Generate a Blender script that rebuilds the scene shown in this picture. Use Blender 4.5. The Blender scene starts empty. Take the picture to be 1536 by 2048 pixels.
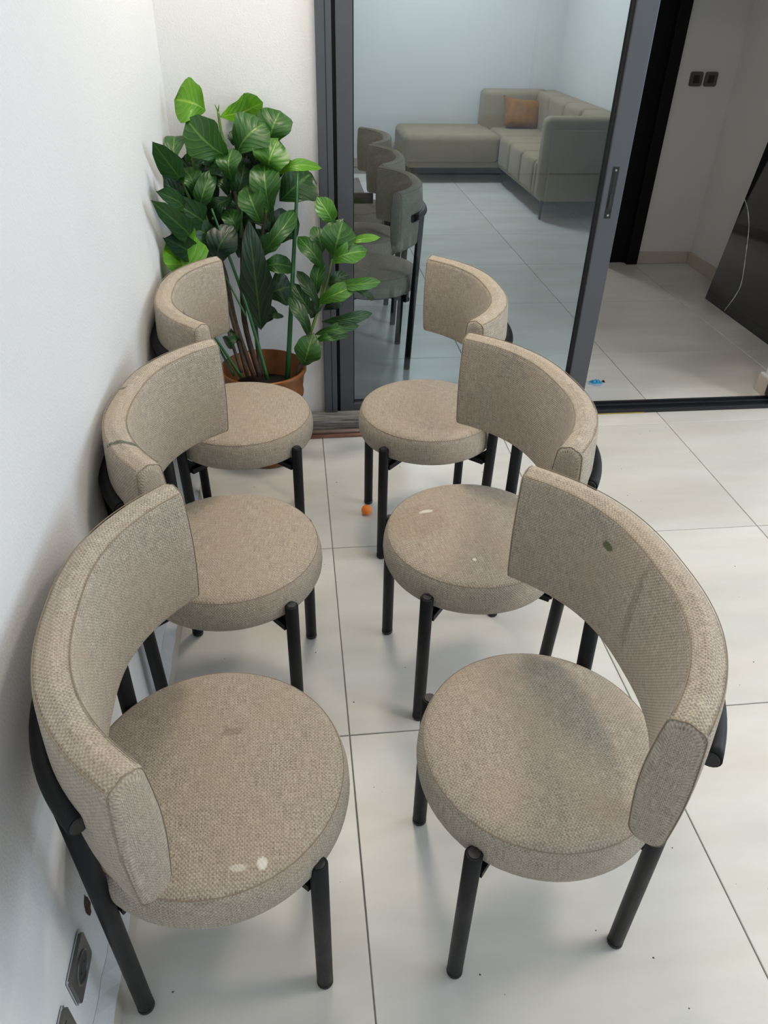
import bpy, bmesh, math, random
from mathutils import Vector, Matrix

random.seed(7)
scene = bpy.context.scene
COL = scene.collection
PI = math.pi

# ------------------------------------------------------------------ camera
cam_data = bpy.data.cameras.new('camera')
cam_data.sensor_fit = 'VERTICAL'
cam_data.sensor_height = 36.0
cam_data.lens = 1475.5 / 2048.0 * 36.0
cam_data.clip_start = 0.05
cam = bpy.data.objects.new('camera', cam_data)
COL.objects.link(cam)
pitch, yaw, roll = math.radians(35.31383), math.radians(7.3345), math.radians(1.49943)
fwd = Vector((math.sin(yaw) * math.cos(pitch), math.cos(yaw) * math.cos(pitch), -math.sin(pitch)))
rgt = Vector((math.cos(yaw), -math.sin(yaw), 0))
upv = rgt.cross(fwd)
r2 = rgt * math.cos(roll) + upv * math.sin(roll)
u2 = upv * math.cos(roll) - rgt * math.sin(roll)
cam.matrix_world = Matrix(((r2.x, u2.x, -fwd.x, 0), (r2.y, u2.y, -fwd.y, 0), (r2.z, u2.z, -fwd.z, 1.6), (0, 0, 0, 1)))
scene.camera = cam

# ------------------------------------------------------------------ light
scene.view_settings.view_transform = 'Standard'
scene.view_settings.look = 'None'
scene.view_settings.gamma = 1.0
scene.view_settings.use_curve_mapping = False
scene.view_settings.exposure = 0.22

world = bpy.data.worlds.new('sky')
scene.world = world
world.use_nodes = True
bg = world.node_tree.nodes['Background']
bg.inputs[0].default_value = (0.80, 0.90, 1.0, 1)
bg.inputs[1].default_value = 0.8


def area_light(name, loc, rot, sx, sy, power, color):
    d = bpy.data.lights.new(name, 'AREA')
    d.shape = 'RECTANGLE'
    d.size, d.size_y = sx, sy
    d.energy = power
    d.color = color
    o = bpy.data.objects.new(name, d)
    COL.objects.link(o)
    o.location = loc
    o.rotation_euler = rot
    return o


# daylight through the wide terrace opening on the right and the window behind the camera
area_light('daylight_terrace', (4.45, 0.6, 1.75), (0, math.radians(90), 0), 1.6, 2.8, 55, (0.68, 0.84, 1.0))
area_light('daylight_rear_window', (1.2, -2.4, 1.55), (math.radians(90), 0, PI), 2.6, 1.9, 5, (0.9, 0.95, 1.0))
# recessed ceiling lamps (their housings are built with the ceiling)
LAMPS = [(0.2, 2.5, 17), (1.4, 0.7, 13), (3.1, 1.7, 13)]
for lx, ly, lw in LAMPS:
    area_light('ceiling_lamp_light', (lx, ly, 2.735), (0, 0, 0), 0.34, 0.34, lw, (1.0, 0.88, 0.74))
# unseen lamps added to brighten the living room behind the glass
LIVING_FILL = [(1.35, 7.6, 27), (1.95, 7.2, 5), (-0.5, 4.9, 2)]
for lx, ly, lw in LIVING_FILL:
    area_light('living_fill_light', (lx, ly, 2.735), (0, 0, 0), 0.34, 0.34, lw, (0.97, 0.98, 1.0))


# ------------------------------------------------------------------ material helpers
class NT:
    def __init__(self, name):
        self.m = bpy.data.materials.new(name)
        self.m.use_nodes = True
        self.n = self.m.node_tree.nodes
        self.l = self.m.node_tree.links
        self.b = self.n['Principled BSDF']
        self.out = self.n['Material Output']

    def add(self, t, **kw):
        nd = self.n.new(t)
        for k, v in kw.items():
            setattr(nd, k, v)
        return nd

    def put(self, node, idx, v):
        s = node.inputs[idx]
        if hasattr(v, 'is_linked'):
            self.l.new(v, s)
        else:
            s.default_value = v

    def math(self, op, a, b=0.0, c=None):
        nd = self.add('ShaderNodeMath', operation=op)
        self.put(nd, 0, a)
        self.put(nd, 1, b)
        if c is not None:
            self.put(nd, 2, c)
        return nd.outputs[0]

    def mix(self, f, a, b):
        nd = self.add('ShaderNodeMix', data_type='RGBA')
        self.put(nd, 0, f)
        self.put(nd, 6, a)
        self.put(nd, 7, b)
        return nd.outputs[2]

    def noise(self, vec, scale, detail=2.0, rough=0.5):
        nd = self.add('ShaderNodeTexNoise')
        self.put(nd, 'Vector', vec)
        nd.inputs['Scale'].default_value = scale
        nd.inputs['Detail'].default_value = detail
        nd.inputs['Roughness'].default_value = rough
        return nd.outputs['Fac']

    def scaled(self, vec, s, loc=(0, 0, 0)):
        nd = self.add('ShaderNodeMapping')
        self.put(nd, 0, vec)
        nd.inputs['Scale'].default_value = s
        nd.inputs['Location'].default_value = loc
        return nd.outputs[0]

    def ramp(self, f, a, b):
        nd = self.add('ShaderNodeMapRange')
        self.put(nd, 0, f)
        nd.inputs[1].default_value = a
        nd.inputs[2].default_value = b
        return nd.outputs[0]

    def bump(self, h, strength, dist):
        nd = self.add('ShaderNodeBump')
        nd.inputs['Strength'].default_value = strength
        nd.inputs['Distance'].default_value = dist
        self.put(nd, 'Height', h)
        self.l.new(nd.outputs[0], self.b.inputs['Normal'])

    def base(self, v):
        self.put(self.b, 'Base Color', v)

    def setp(self, **kw):
        for k, v in kw.items():
            self.put(self.b, k.replace('_', ' '), v)


def rgb(r, g, b):
    def f(c):
        c /= 255.0
        return c / 12.92 if c <= 0.04045 else ((c + 0.055) / 1.055) ** 2.4
    return (f(r), f(g), f(b), 1)


def coords(t, kind='Object'):
    return t.add('ShaderNodeTexCoord').outputs[kind]


def plain(name, col, rough=0.5, metal=0.0, spec=0.5, noise=0.06, scale=30):
    t = NT(name)
    co = coords(t)
    f = t.noise(co, scale, 3)
    dark = tuple(c * (1 - noise * 2) for c in col[:3]) + (1,)
    t.base(t.mix(f, dark, tuple(min(1, c * (1 + noise)) for c in col[:3]) + (1,)))
    t.setp(Roughness=rough, Metallic=metal)
    t.put(t.b, 'Specular IOR Level', spec)
    return t.m


def wall_mat(name, col, bumpy=0.25):
    t = NT(name)
    g = t.add('ShaderNodeNewGeometry').outputs['Position']
    f = t.noise(g, 1.7, 4)
    t.base(t.mix(t.ramp(f, .3, .7), tuple(c * .955 for c in col[:3]) + (1,), col))
    t.setp(Roughness=0.72)
    t.put(t.b, 'Specular IOR Level', 0.3)
    t.bump(t.noise(g, 190, 3), bumpy, 0.004)
    return t.m


def tile_mat():
    t = NT('porcelain_tile')
    g = t.add('ShaderNodeNewGeometry').outputs['Position']
    oi = t.add('ShaderNodeObjectInfo').outputs['Random']
    off = t.add('ShaderNodeCombineXYZ')
    t.put(off, 0, t.math('MULTIPLY', oi, 37.0))
    t.put(off, 1, t.math('MULTIPLY', oi, 11.0))
    va = t.add('ShaderNodeVectorMath', operation='ADD')
    t.put(va, 0, t.scaled(g, (0.8, 3.0, 1)))
    t.l.new(off.outputs[0], va.inputs[1])
    cloud = t.noise(va.outputs[0], 1.5, 5, .55)
    c1 = t.mix(t.ramp(cloud, .22, .78), rgb(192, 190, 184), rgb(228, 227, 222))
    beige = t.noise(t.scaled(va.outputs[0], (1, 1, 1), (5, 3, 0)), 2.4, 3)
    c2 = t.mix(t.math('MULTIPLY', t.ramp(beige, .35, 1.0), .6), c1, rgb(206, 193, 176))
    c3 = t.mix(t.math('MULTIPLY', oi, .18), c2, rgb(190, 189, 184))
    t.base(c3)
    t.setp(Roughness=.3)
    t.put(t.b, 'Specular IOR Level', 0.45)
    return t.m


def fabric_mat(name, lo, hi, warm, spots=(), pitch=0.0066):
    """woven tweed; UV in metres; spots = (x, y, z, rx, ry, rz, colour, strength) stains in the chair's own space"""
    t = NT(name)
    uv = coords(t, 'UV')
    ob = coords(t, 'Object')
    jit = t.noise(uv, 55, 2)
    sep = t.add('ShaderNodeSeparateXYZ')
    t.put(sep, 0, uv)
    k = 2 * PI / pitch
    j = t.math('MULTIPLY', jit, 7.0)
    su = t.math('SINE', t.math('MULTIPLY_ADD', sep.outputs[0], k, j))
    sv = t.math('SINE', t.math('MULTIPLY_ADD', sep.outputs[1], k, j))
    weave = t.math('MULTIPLY_ADD', t.math('MULTIPLY', su, sv), .5, .5)
    warp = t.noise(t.scaled(uv, (560, 34, 1)), 1.0, 2)
    weft = t.noise(t.scaled(uv, (34, 560, 1)), 1.0, 2)
    fleck = t.noise(t.scaled(uv, (420, 420, 1)), 1.0, 2, .7)
    tone = t.math('ADD', t.math('MULTIPLY', warp, .41), t.math('MULTIPLY', weft, .41))
    tone = t.math('ADD', tone, t.math('MULTIPLY', weave, .18))
    tone = t.math('ADD', tone, t.math('MULTIPLY_ADD', fleck, .35, -.175))
    col = t.mix(t.ramp(tone, .30, .72), lo, hi)
    big = t.noise(ob, 7.0, 3)
    col = t.mix(t.math('MULTIPLY', t.ramp(big, .45, .75), .45), col, warm)
    for (x, y, z, rx, ry, rz, c, s) in spots:
        mp = t.scaled(ob, (1 / rx, 1 / ry, 1 / rz), (-x / rx, -y / ry, -z / rz))
        ln = t.add('ShaderNodeVectorMath', operation='LENGTH')
        t.put(ln, 0, mp)
        nz = t.noise(ob, 90, 3, .7)
        d = t.math('MULTIPLY_ADD', nz, 1.1, t.math('SUBTRACT', ln.outputs['Value'], .55))
        msk = t.math('SUBTRACT', 1.0, t.ramp(d, .75, 1.05))
        col = t.mix(t.math('MULTIPLY', msk, s), col, c)
    t.base(col)
    t.setp(Roughness=0.92)
    t.put(t.b, 'Specular IOR Level', 0.15)
    t.put(t.b, 'Sheen Weight', 0.12)
    h = t.math('ADD', weave, t.math('MULTIPLY', tone, 1.5))
    wr = t.noise(t.scaled(uv, (9, 30, 1)), 1.0, 2)
    h2 = t.math('MULTIPLY_ADD', wr, 2.5, h)
    t.bump(h2, 0.55, 0.0012)
    return t.m


def black_paint():
    t = NT('black_powder_coat')
    co = coords(t)
    sc = t.noise(t.scaled(co, (1, 1, .35)), 60, 5, .7)
    t.base(t.mix(t.ramp(sc, .66, .76), (.0055, .0058, .0068, 1), (.04, .039, .037, 1)))
    t.put(t.b, 'Roughness', t.math('MULTIPLY_ADD', sc, .25, .38))
    t.put(t.b, 'Specular IOR Level', .25)
    t.bump(t.noise(co, 400, 2), .12, .001)
    return t.m


def leaf_mat(name, base_c, vein_c, under=None):
    t = NT(name)
    uv = coords(t, 'UV')
    sep = t.add('ShaderNodeSeparateXYZ')
    t.put(sep, 0, uv)
    u, v = sep.outputs[0], sep.outputs[1]
    au = t.math('ABSOLUTE', u)
    mid = t.math('SUBTRACT', 1.0, t.ramp(au, .02, .09))
    ph = t.math('SUBTRACT', t.math('MULTIPLY', v, 44.0), t.math('MULTIPLY', au, 14.0))
    sv = t.math('SINE', ph)
    side = t.ramp(sv, .86, 1.0)
    vein = t.math('MAXIMUM', mid, t.math('MULTIPLY', side, .45))
    ob = coords(t)
    pat = t.noise(ob, 26, 3)
    c = t.mix(pat, tuple(x * .72 for x in base_c[:3]) + (1,), tuple(min(1, x * 1.22) for x in base_c[:3]) + (1,))
    t.base(t.mix(t.math('MULTIPLY', vein, .75), c, vein_c))
    t.setp(Roughness=0.38)
    t.put(t.b, 'Specular IOR Level', 0.45)
    tr = t.add('ShaderNodeBsdfTranslucent')
    tr.inputs[0].default_value = tuple(min(1, x * 1.6) for x in base_c[:3]) + (1,)
    mx = t.add('ShaderNodeMixShader')
    mx.inputs[0].default_value = 0.18
    t.l.new(t.b.outputs[0], mx.inputs[1])
    t.l.new(tr.outputs[0], mx.inputs[2])
    t.l.new(mx.outputs[0], t.out.inputs[0])
    t.bump(t.math('SUBTRACT', t.math('MULTIPLY', sv, .35), vein), .35, .003)
    return t.m


def glass_mat():
    t = NT('tinted_door_glass')
    t.n.remove(t.b)
    tr = t.add('ShaderNodeBsdfTransparent')
    tr.inputs[0].default_value = (0.84, 0.928, 0.965, 1)
    gl = t.add('ShaderNodeBsdfGlossy')
    gl.inputs['Roughness'].default_value = 0.0
    gl.inputs['Color'].default_value = (0.93, 0.97, 1, 1)
    fr = t.add('ShaderNodeFresnel')
    fr.inputs[0].default_value = 1.5
    mx = t.add('ShaderNodeMixShader')
    t.l.new(t.math('MULTIPLY', fr.outputs[0], 0.9), mx.inputs[0])
    t.l.new(tr.outputs[0], mx.inputs[1])
    t.l.new(gl.outputs[0], mx.inputs[2])
    t.l.new(mx.outputs[0], t.out.inputs[0])
    return t.m


M = {}
M['wall'] = wall_mat('white_wall_paint', rgb(224, 225, 226))
M['wall_hall'] = wall_mat('white_hall_paint', rgb(226, 224, 222), .15)
M['ceiling'] = wall_mat('white_ceiling_paint', rgb(240, 240, 238), .1)
M['tile'] = tile_mat()
M['grout'] = plain('grey_grout', rgb(138, 134, 128), .9)
M['skirting'] = plain('beige_skirting_tile', rgb(196, 186, 172), .45, noise=.05, scale=12)
M['plaster'] = plain('rough_white_plaster', rgb(222, 222, 222), .85, noise=.06, scale=60)
M['alu'] = plain('anthracite_aluminium', rgb(82, 84, 89), .42, .35, noise=.03, scale=14)
M['alu_black'] = plain('black_aluminium', rgb(30, 32, 36), .4, .2, noise=.05)
M['gasket'] = plain('black_rubber', rgb(14, 14, 16), .7)
M['glass'] = glass_mat()
M['black_door'] = plain('black_door_paint', rgb(9, 9, 10), .6, spec=.2, noise=.1, scale=10)
M['leg'] = black_paint()
M['cap'] = plain('black_plastic', rgb(22, 22, 24), .45, noise=.2, scale=120)
M['seam'] = plain('seam_thread', rgb(140, 127, 107), .9)
M['underside'] = plain('black_dust_cloth', rgb(18, 18, 19), .9)
M['plate'] = plain('graphite_switch_plate', rgb(94, 92, 89), .3, .3, noise=.03)
M['plate_dark'] = plain('dark_socket_well', rgb(38, 37, 37), .35)
M['chrome'] = plain('chrome_edge', rgb(190, 192, 196), .18, 1.0, noise=.02)
M['pot'] = plain('copper_brown_plastic', rgb(132, 80, 34), .34, .3, noise=.08, scale=8)
M['soil'] = plain('dark_soil', rgb(30, 22, 16), .95, noise=.3, scale=80)
M['bark'] = plain('brown_bark', rgb(78, 66, 54), .85, noise=.3, scale=70)
M['stem'] = plain('green_stem', rgb(96, 132, 52), .5, noise=.15, scale=40)
M['stake'] = plain('green_stake', rgb(34, 92, 44), .38, noise=.12, scale=25)
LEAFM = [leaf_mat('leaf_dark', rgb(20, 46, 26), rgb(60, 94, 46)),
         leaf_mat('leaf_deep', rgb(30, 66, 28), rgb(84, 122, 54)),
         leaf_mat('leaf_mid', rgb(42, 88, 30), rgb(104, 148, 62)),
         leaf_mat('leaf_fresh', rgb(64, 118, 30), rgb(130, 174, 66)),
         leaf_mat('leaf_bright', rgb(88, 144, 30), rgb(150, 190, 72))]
M['orange'] = plain('orange_ball_plastic', rgb(255, 140, 48), .5, noise=.02)
M['copper'] = plain('copper_pipe_metal', rgb(168, 124, 106), .42, .5, noise=.25, scale=18)
M['brown_pipe'] = plain('oxidised_pipe', rgb(124, 104, 94), .5, .3, noise=.25, scale=18)
M['wood'] = plain('walnut_tabletop', rgb(122, 92, 70), .4, noise=.15, scale=9)
M['wood_dark'] = plain('walnut_edge', rgb(84, 58, 44), .45, noise=.15, scale=9)
M['metal_dark'] = plain('black_metal', rgb(16, 16, 18), .4, .3)
M['mustard'] = plain('mustard_velvet', rgb(150, 96, 10), .8, noise=.25, scale=22)
M['yellow'] = plain('yellow_sealant', rgb(168, 150, 76), .6)
M['chip'] = plain('exposed_brown_masonry', rgb(78, 54, 44), .95, noise=.5, scale=90)
M['lamp_body'] = plain('white_lamp_housing', rgb(240, 240, 238), .4)


def weathered():
    t = NT('weathered_grey_sill')
    g = coords(t)
    f = t.noise(t.scaled(g, (2.2, 30, 30)), 3.0, 5, .65)
    t.base(t.mix(t.ramp(f, .35, .65), rgb(62, 61, 60), rgb(150, 147, 140)))
    t.setp(Roughness=.6)
    return t.m


def sofa_fabric():
    t = NT('olive_sofa_velvet')
    g = coords(t)
    f = t.noise(g, 5, 3)
    w = t.noise(t.scaled(g, (260, 260, 260)), 1.0, 2)
    c = t.mix(f, rgb(142, 125, 100), rgb(170, 152, 126))
    t.base(t.mix(t.math('MULTIPLY', w, .4), c, rgb(102, 95, 78)))
    t.setp(Roughness=.85)
    t.put(t.b, 'Sheen Weight', .15)
    t.put(t.b, 'Specular IOR Level', .2)
    t.bump(w, .2, .002)
    return t.m


def smoked_glass():
    t = NT('smoked_black_glass')
    t.base((.012, .014, .014, 1))
    t.setp(Roughness=.04)
    t.put(t.b, 'Specular IOR Level', .6)
    return t.m


def lamp_glow():
    t = NT('lamp_diffuser_glow')
    t.base((1, 1, 1, 1))
    t.put(t.b, 'Emission Color', (1.0, .86, .70, 1))
    t.put(t.b, 'Emission Strength', 6.0)
    return t.m


def clear_film(name, col, alpha):
    t = NT(name)
    t.base(col)
    t.setp(Roughness=.15, Alpha=alpha)
    return t.m


M['sill'] = weathered()
M['sofa'] = sofa_fabric()
M['smoked'] = smoked_glass()
M['glow'] = lamp_glow()
M['film'] = clear_film('clear_film', (.85, .88, .9, 1), .35)
M['blue'] = clear_film('blue_wrapper_plastic', rgb(40, 150, 200), .92)
M['crack'] = plain('bright_crack', rgb(232, 236, 232), .3)


# ------------------------------------------------------------------ mesh helpers
def link(o, parent=None):
    COL.objects.link(o)
    if parent is not None:
        o.parent = parent
    return o


def tag(o, label=None, cat=None, group=None, kind=None):
    if label:
        o['label'] = label
    if cat:
        o['category'] = cat
    if group:
        o['group'] = group
    if kind:
        o['kind'] = kind
    return o


def empty(name, loc=(0, 0, 0), rz=0.0):
    o = bpy.data.objects.new(name, None)
    o.location = loc
    o.rotation_euler = (0, 0, rz)
    o.empty_display_size = 0.1
    return link(o)


def mesh_obj(name, verts, faces, mat, parent=None, smooth=False, uvs=None):
    me = bpy.data.meshes.new(name)
    me.from_pydata([tuple(v) for v in verts], [], faces)
    if uvs:
        lay = me.uv_layers.new(name='UVMap')
        i = 0
        for fu in uvs:
            for c in fu:
                lay.data[i].uv = c
                i += 1
    me.materials.append(mat)
    if smooth:
        me.polygons.foreach_set('use_smooth', [True] * len(me.polygons))
    me.update()
    return link(bpy.data.objects.new(name, me), parent)


def bm_obj(name, bm, mat, parent=None, smooth=False):
    me = bpy.data.meshes.new(name)
    bm.normal_update()
    bm.to_mesh(me)
    bm.free()
    me.materials.append(mat)
    if smooth:
        me.polygons.foreach_set('use_smooth', [True] * len(me.polygons))
    return link(bpy.data.objects.new(name, me), parent)


def add_box(bm, x0, x1, y0, y1, z0, z1):
    m = Matrix.Translation(((x0 + x1) / 2, (y0 + y1) / 2, (z0 + z1) / 2)) @ Matrix.Diagonal((x1 - x0, y1 - y0, z1 - z0, 1))
    return bmesh.ops.create_cube(bm, size=1.0, matrix=m)['verts']


def box(name, x0, x1, y0, y1, z0, z1, mat, parent=None, bev=0.0, seg=2):
    bm = bmesh.new()
    add_box(bm, x0, x1, y0, y1, z0, z1)
    if bev:
        bmesh.ops.bevel(bm, geom=bm.edges[:], offset=bev, segments=seg, affect='EDGES', profile=.5)
    return bm_obj(name, bm, mat, parent, smooth=bool(bev and seg > 2))


def boxes(name, lst, mat, parent=None, bev=0.0):
    bm = bmesh.new()
    for b in lst:
        add_box(bm, *b)
    if bev:
        bmesh.ops.bevel(bm, geom=bm.edges[:], offset=bev, segments=2, affect='EDGES', profile=.5)
    return bm_obj(name, bm, mat, parent)


def tube_data(pts, radii, seg=12, caps=True, verts=None, faces=None):
    """a swept round tube through the points"""
    verts = [] if verts is None else verts
    faces = [] if faces is None else faces
    pts = [Vector(p) for p in pts]
    if not isinstance(radii, (list, tuple)):
        radii = [radii] * len(pts)
    t0 = (pts[1] - pts[0]).normalized()
    ref = Vector((0, 0, 1)) if abs(t0.z) < .9 else Vector((1, 0, 0))
    nrm = t0.cross(ref).normalized()
    base = len(verts)
    for i, p in enumerate(pts):
        if i == 0:
            t = t0
        elif i == len(pts) - 1:
            t = (pts[i] - pts[i - 1]).normalized()
        else:
            t = (pts[i + 1] - pts[i - 1]).normalized()
        nrm = (nrm - t * nrm.dot(t)).normalized()
        bi = t.cross(nrm)
        for s in range(seg):
            a = 2 * PI * s / seg
            verts.append(p + (nrm * math.cos(a) + bi * math.sin(a)) * radii[i])
    for i in range(len(pts) - 1):
        for s in range(seg):
            s2 = (s + 1) % seg
            faces.append((base + i * seg + s, base + i * seg + s2, base + (i + 1) * seg + s2, base + (i + 1) * seg + s))
    if caps:
        faces.append(tuple(base + s for s in reversed(range(seg))))
        n = base + (len(pts) - 1) * seg
        faces.append(tuple(n + s for s in range(seg)))
    return verts, faces


def tube(name, pts, radii, mat, parent=None, seg=12, caps=True):
    v, f = tube_data(pts, radii, seg, caps)
    o = mesh_obj(name, v, f, mat, parent, smooth=True)
    if caps:
        for p in o.data.polygons:
            if len(p.vertices) > 4:
                p.use_smooth = False
    return o


def lathe(name, prof, mat, parent=None, seg=48, top_from=None, center=(0, 0)):
    """spin (r, z) points; UV in metres, rows from top_from on are mapped from above"""
    v, f, uv = [], [], []
    for r, z in prof:
        for s in range(seg):
            a = 2 * PI * s / seg
            v.append((center[0] + r * math.cos(a), center[1] + r * math.sin(a), z))
    rm = max(p[0] for p in prof)
    L = [0.0]
    for i in range(1, len(prof)):
        L.append(L[-1] + math.hypot(prof[i][0] - prof[i - 1][0], prof[i][1] - prof[i - 1][1]))
    for i in range(len(prof) - 1):
        for s in range(seg):
            s2 = (s + 1) % seg
            q = (i * seg + s, i * seg + s2, (i + 1) * seg + s2, (i + 1) * seg + s)
            f.append(q)
            if top_from is not None and i >= top_from:
                uv.append([(v[k][0], v[k][1]) for k in q])
            else:
                a0, a1 = 2 * PI * s / seg * rm, 2 * PI * (s + 1) / seg * rm
                uv.append([(a0, L[i]), (a1, L[i]), (a1, L[i + 1]), (a0, L[i + 1])])
    return mesh_obj(name, v, f, mat, parent, smooth=True, uvs=uv)


# ================================================================== the setting
WX = -0.42          # left wall
GY = 3.0            # plane of the sliding glass door
FARY = 8.8          # far wall of the living room
RX = 2.88           # right wall of hall and living room
TX, TY = 0.79, 0.798
floor = tag(box('floor', -2.3, 4.6, -2.5, 8.95, -0.06, -0.004, M['grout']), kind='structure')
G = 0.0016
tile_me = None
xs = [0.084 + TX * k for k in range(-4, 6)]
ys = [1.24 + TY * k for k in range(-5, 10)]


def make_tile(x0, x1, y0, y1):
    global tile_me
    full = abs(x1 - x0 - (TX - 2 * G)) < 1e-4 and abs(y1 - y0 - (TY - 2 * G)) < 1e-4
    if full and tile_me is not None:
        o = bpy.data.objects.new('tile', tile_me)
        link(o, floor)
        o.location = (x0, y0, 0)
        return
    bm = bmesh.new()
    add_box(bm, 0, x1 - x0, 0, y1 - y0, -0.009, 0)
    top = [e for e in bm.edges if all(abs(v.co.z) < 1e-6 for v in e.verts)]
    bmesh.ops.bevel(bm, geom=top, offset=0.0012, segments=1, affect='EDGES')
    o = bm_obj('tile', bm, M['tile'], floor)
    o.location = (x0, y0, 0)
    if full:
        tile_me = o.data


for i in range(len(xs) - 1):
    for jx in range(len(ys) - 1):
        x0, x1, y0, y1 = xs[i] + G, xs[i + 1] - G, ys[jx] + G, ys[jx + 1] - G
        # front room starts at the left wall; the living room reaches further left
        if y1 < 3.0:
            if x1 < WX + .03:
                continue
            x0 = max(x0, WX + .002)
        elif y0 < 3.0:
            x0 = max(x0, WX + .002)
            if x1 < x0 + .05:
                continue
        x0, x1 = max(x0, -2.2), min(x1, 4.5)
        y0, y1 = max(y0, -2.4), min(y1, 8.8)
        if x1 - x0 > .02 and y1 - y0 > .02:
            make_tile(x0, x1, y0, y1)

CH = 2.75


def structure(o):
    o['kind'] = 'structure'
    return o


# front room
wl = structure(box('wall_left', WX - .15, WX, -2.45, 3.13, 0, CH, M['wall']))
wb = structure(box('wall_back', WX, 0.105, 2.985, 3.13, 0, CH, M['wall']))
structure(box('wall_back_lintel', 0.105, 4.6, 2.985, 3.13, 2.10, CH, M['wall']))
wbr = structure(box('wall_back_right', 2.285, 4.6, 2.985, 3.13, 0, 2.10, M['wall']))
structure(boxes('wall_rear', [(WX - .15, 4.6, -2.6, -2.45, 0, .55), (WX - .15, 4.6, -2.6, -2.45, 2.5, CH),
                              (WX - .15, -0.1, -2.6, -2.45, .55, 2.5), (2.5, 4.6, -2.6, -2.45, .55, 2.5)], M['wall']))
structure(boxes('wall_right', [(4.55, 4.7, -2.45, -1.2, 0, CH), (4.55, 4.7, 2.4, 2.985, 0, CH), (4.55, 4.7, -1.2, 2.4, 2.6, CH)], M['wall']))
ce = structure(box('ceiling', WX - .15, 4.6, -2.5, 3.13, CH, CH + .1, M['ceiling']))
def lamp_housing(lx, ly, lp):
    a = boxes('lamp_frame', [(-.2, .2, .18, .2, -.012, 0), (-.2, .2, -.2, -.18, -.012, 0), (-.2, -.18, -.18, .18, -.012, 0), (.18, .2, -.18, .18, -.012, 0)], M['lamp_body'], lp)
    b = box('diffuser', -.18, .18, -.18, .18, -.004, 0, M['glow'], lp)
    a.location = b.location = (lx, ly, CH)


for lx, ly, _ in LAMPS:
    lamp_housing(lx, ly, ce)

# living room and hall behind the glass
structure(box('wall_far', -2.35, RX + .15, FARY, FARY + .15, 0, CH, M['wall_hall']))
structure(box('wall_right_hall', RX, RX + .15, 3.13, FARY, 0, CH, M['wall_hall']))
structure(box('wall_living_left', -2.35, -2.2, 3.13, FARY, 0, CH, M['wall_hall']))
structure(box('wall_living_front', -2.35, WX - .15, 2.985, 3.13, 0, CH, M['wall_hall']))
cl_ = structure(box('ceiling_living', -2.35, RX + .15, 3.13, FARY + .15, CH, CH + .1, M['ceiling']))
for lx, ly, _ in LIVING_FILL:
    lamp_housing(lx, ly, cl_)  # out-of-view housings for the added living room lamps
structure(box('wall_partition', 2.48, RX, 5.22, 5.36, 0, CH, M['wall_hall']))

# skirting boards
bl = structure(box('baseboard_left', WX, -0.392, -2.45, 2.985, 0, 0.062, M['skirting'], bev=.002))
v, f = [], []
for k in range(120):
    y = -1.0 + k * (3.98 / 119)
    w = random.uniform(-.003, .003)
    v += [(WX + .0005, y, .088 + w * 2), (-0.3925 + w * .6, y, .0625), (WX, y, .060)]
for k in range(119):
    a = k * 3
    f += [(a, a + 1, a + 4, a + 3), (a + 1, a + 2, a + 5, a + 4)]
mesh_obj('plaster_fillet', v, f, M['plaster'], bl)
structure(box('baseboard_partition', 2.462, RX - .012, 5.206, 5.22, 0, .085, M['skirting'], bev=.004))
structure(box('baseboard_hall', RX - .014, RX, 3.14, 5.206, 0, .085, M['skirting'], bev=.002))
structure(box('baseboard_far', -2.2, RX, FARY - .014, FARY, 0, .09, M['skirting'], bev=.002))
structure(box('baseboard_living', RX - .014, RX, 5.36, FARY - .014, 0, .09, M['skirting'], bev=.002))
br_ = structure(box('baseboard_reveal', 2.262, 2.285, 3.05, 3.145, 0, .085, M['skirting'], bev=.002))
box('plaster_top', 2.266, 2.285, 3.05, 3.145, .085, .097, M['plaster'], br_, bev=.003)

# black door beside the light switches: frame and open leaf
d1 = structure(empty('door_1', (2.45, 5.3, 0)))
dx, dy = -2.45, -5.3
box('door_jamb', 2.40 + dx, 2.48 + dx, 5.19 + dy, 5.37 + dy, 0, 2.2, M['black_door'], d1, bev=.004)
box('side_panel', 2.19 + dx, 2.40 + dx, 5.25 + dy, 5.29 + dy, 0, 2.2, M['black_door'], d1, bev=.003)
box('door_stop', 2.385 + dx, 2.40 + dx, 5.24 + dy, 5.36 + dy, 0, 2.2, M['black_door'], d1, bev=.002)
leafv = [(2.44, 5.38), (2.66, 6.12), (2.622, 6.132), (2.402, 5.392)]
v = [(x + dx, y + dy, z) for z in (.008, 2.16) for x, y in leafv]
mesh_obj('door_leaf', v, [(3, 2, 1, 0), (4, 5, 6, 7), (0, 1, 5, 4), (1, 2, 6, 5), (2, 3, 7, 6), (3, 0, 4, 7)], M['black_door'], d1)

# sliding glass door
d2 = structure(empty('door_2', (0.7, GY, 0)))


def d2box(name, x0, x1, y0, y1, z0, z1, mat, parent=d2, bev=.0015):
    return box(name, x0 - .7, x1 - .7, y0 - GY, y1 - GY, z0, z1, mat, parent, bev=bev)


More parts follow.
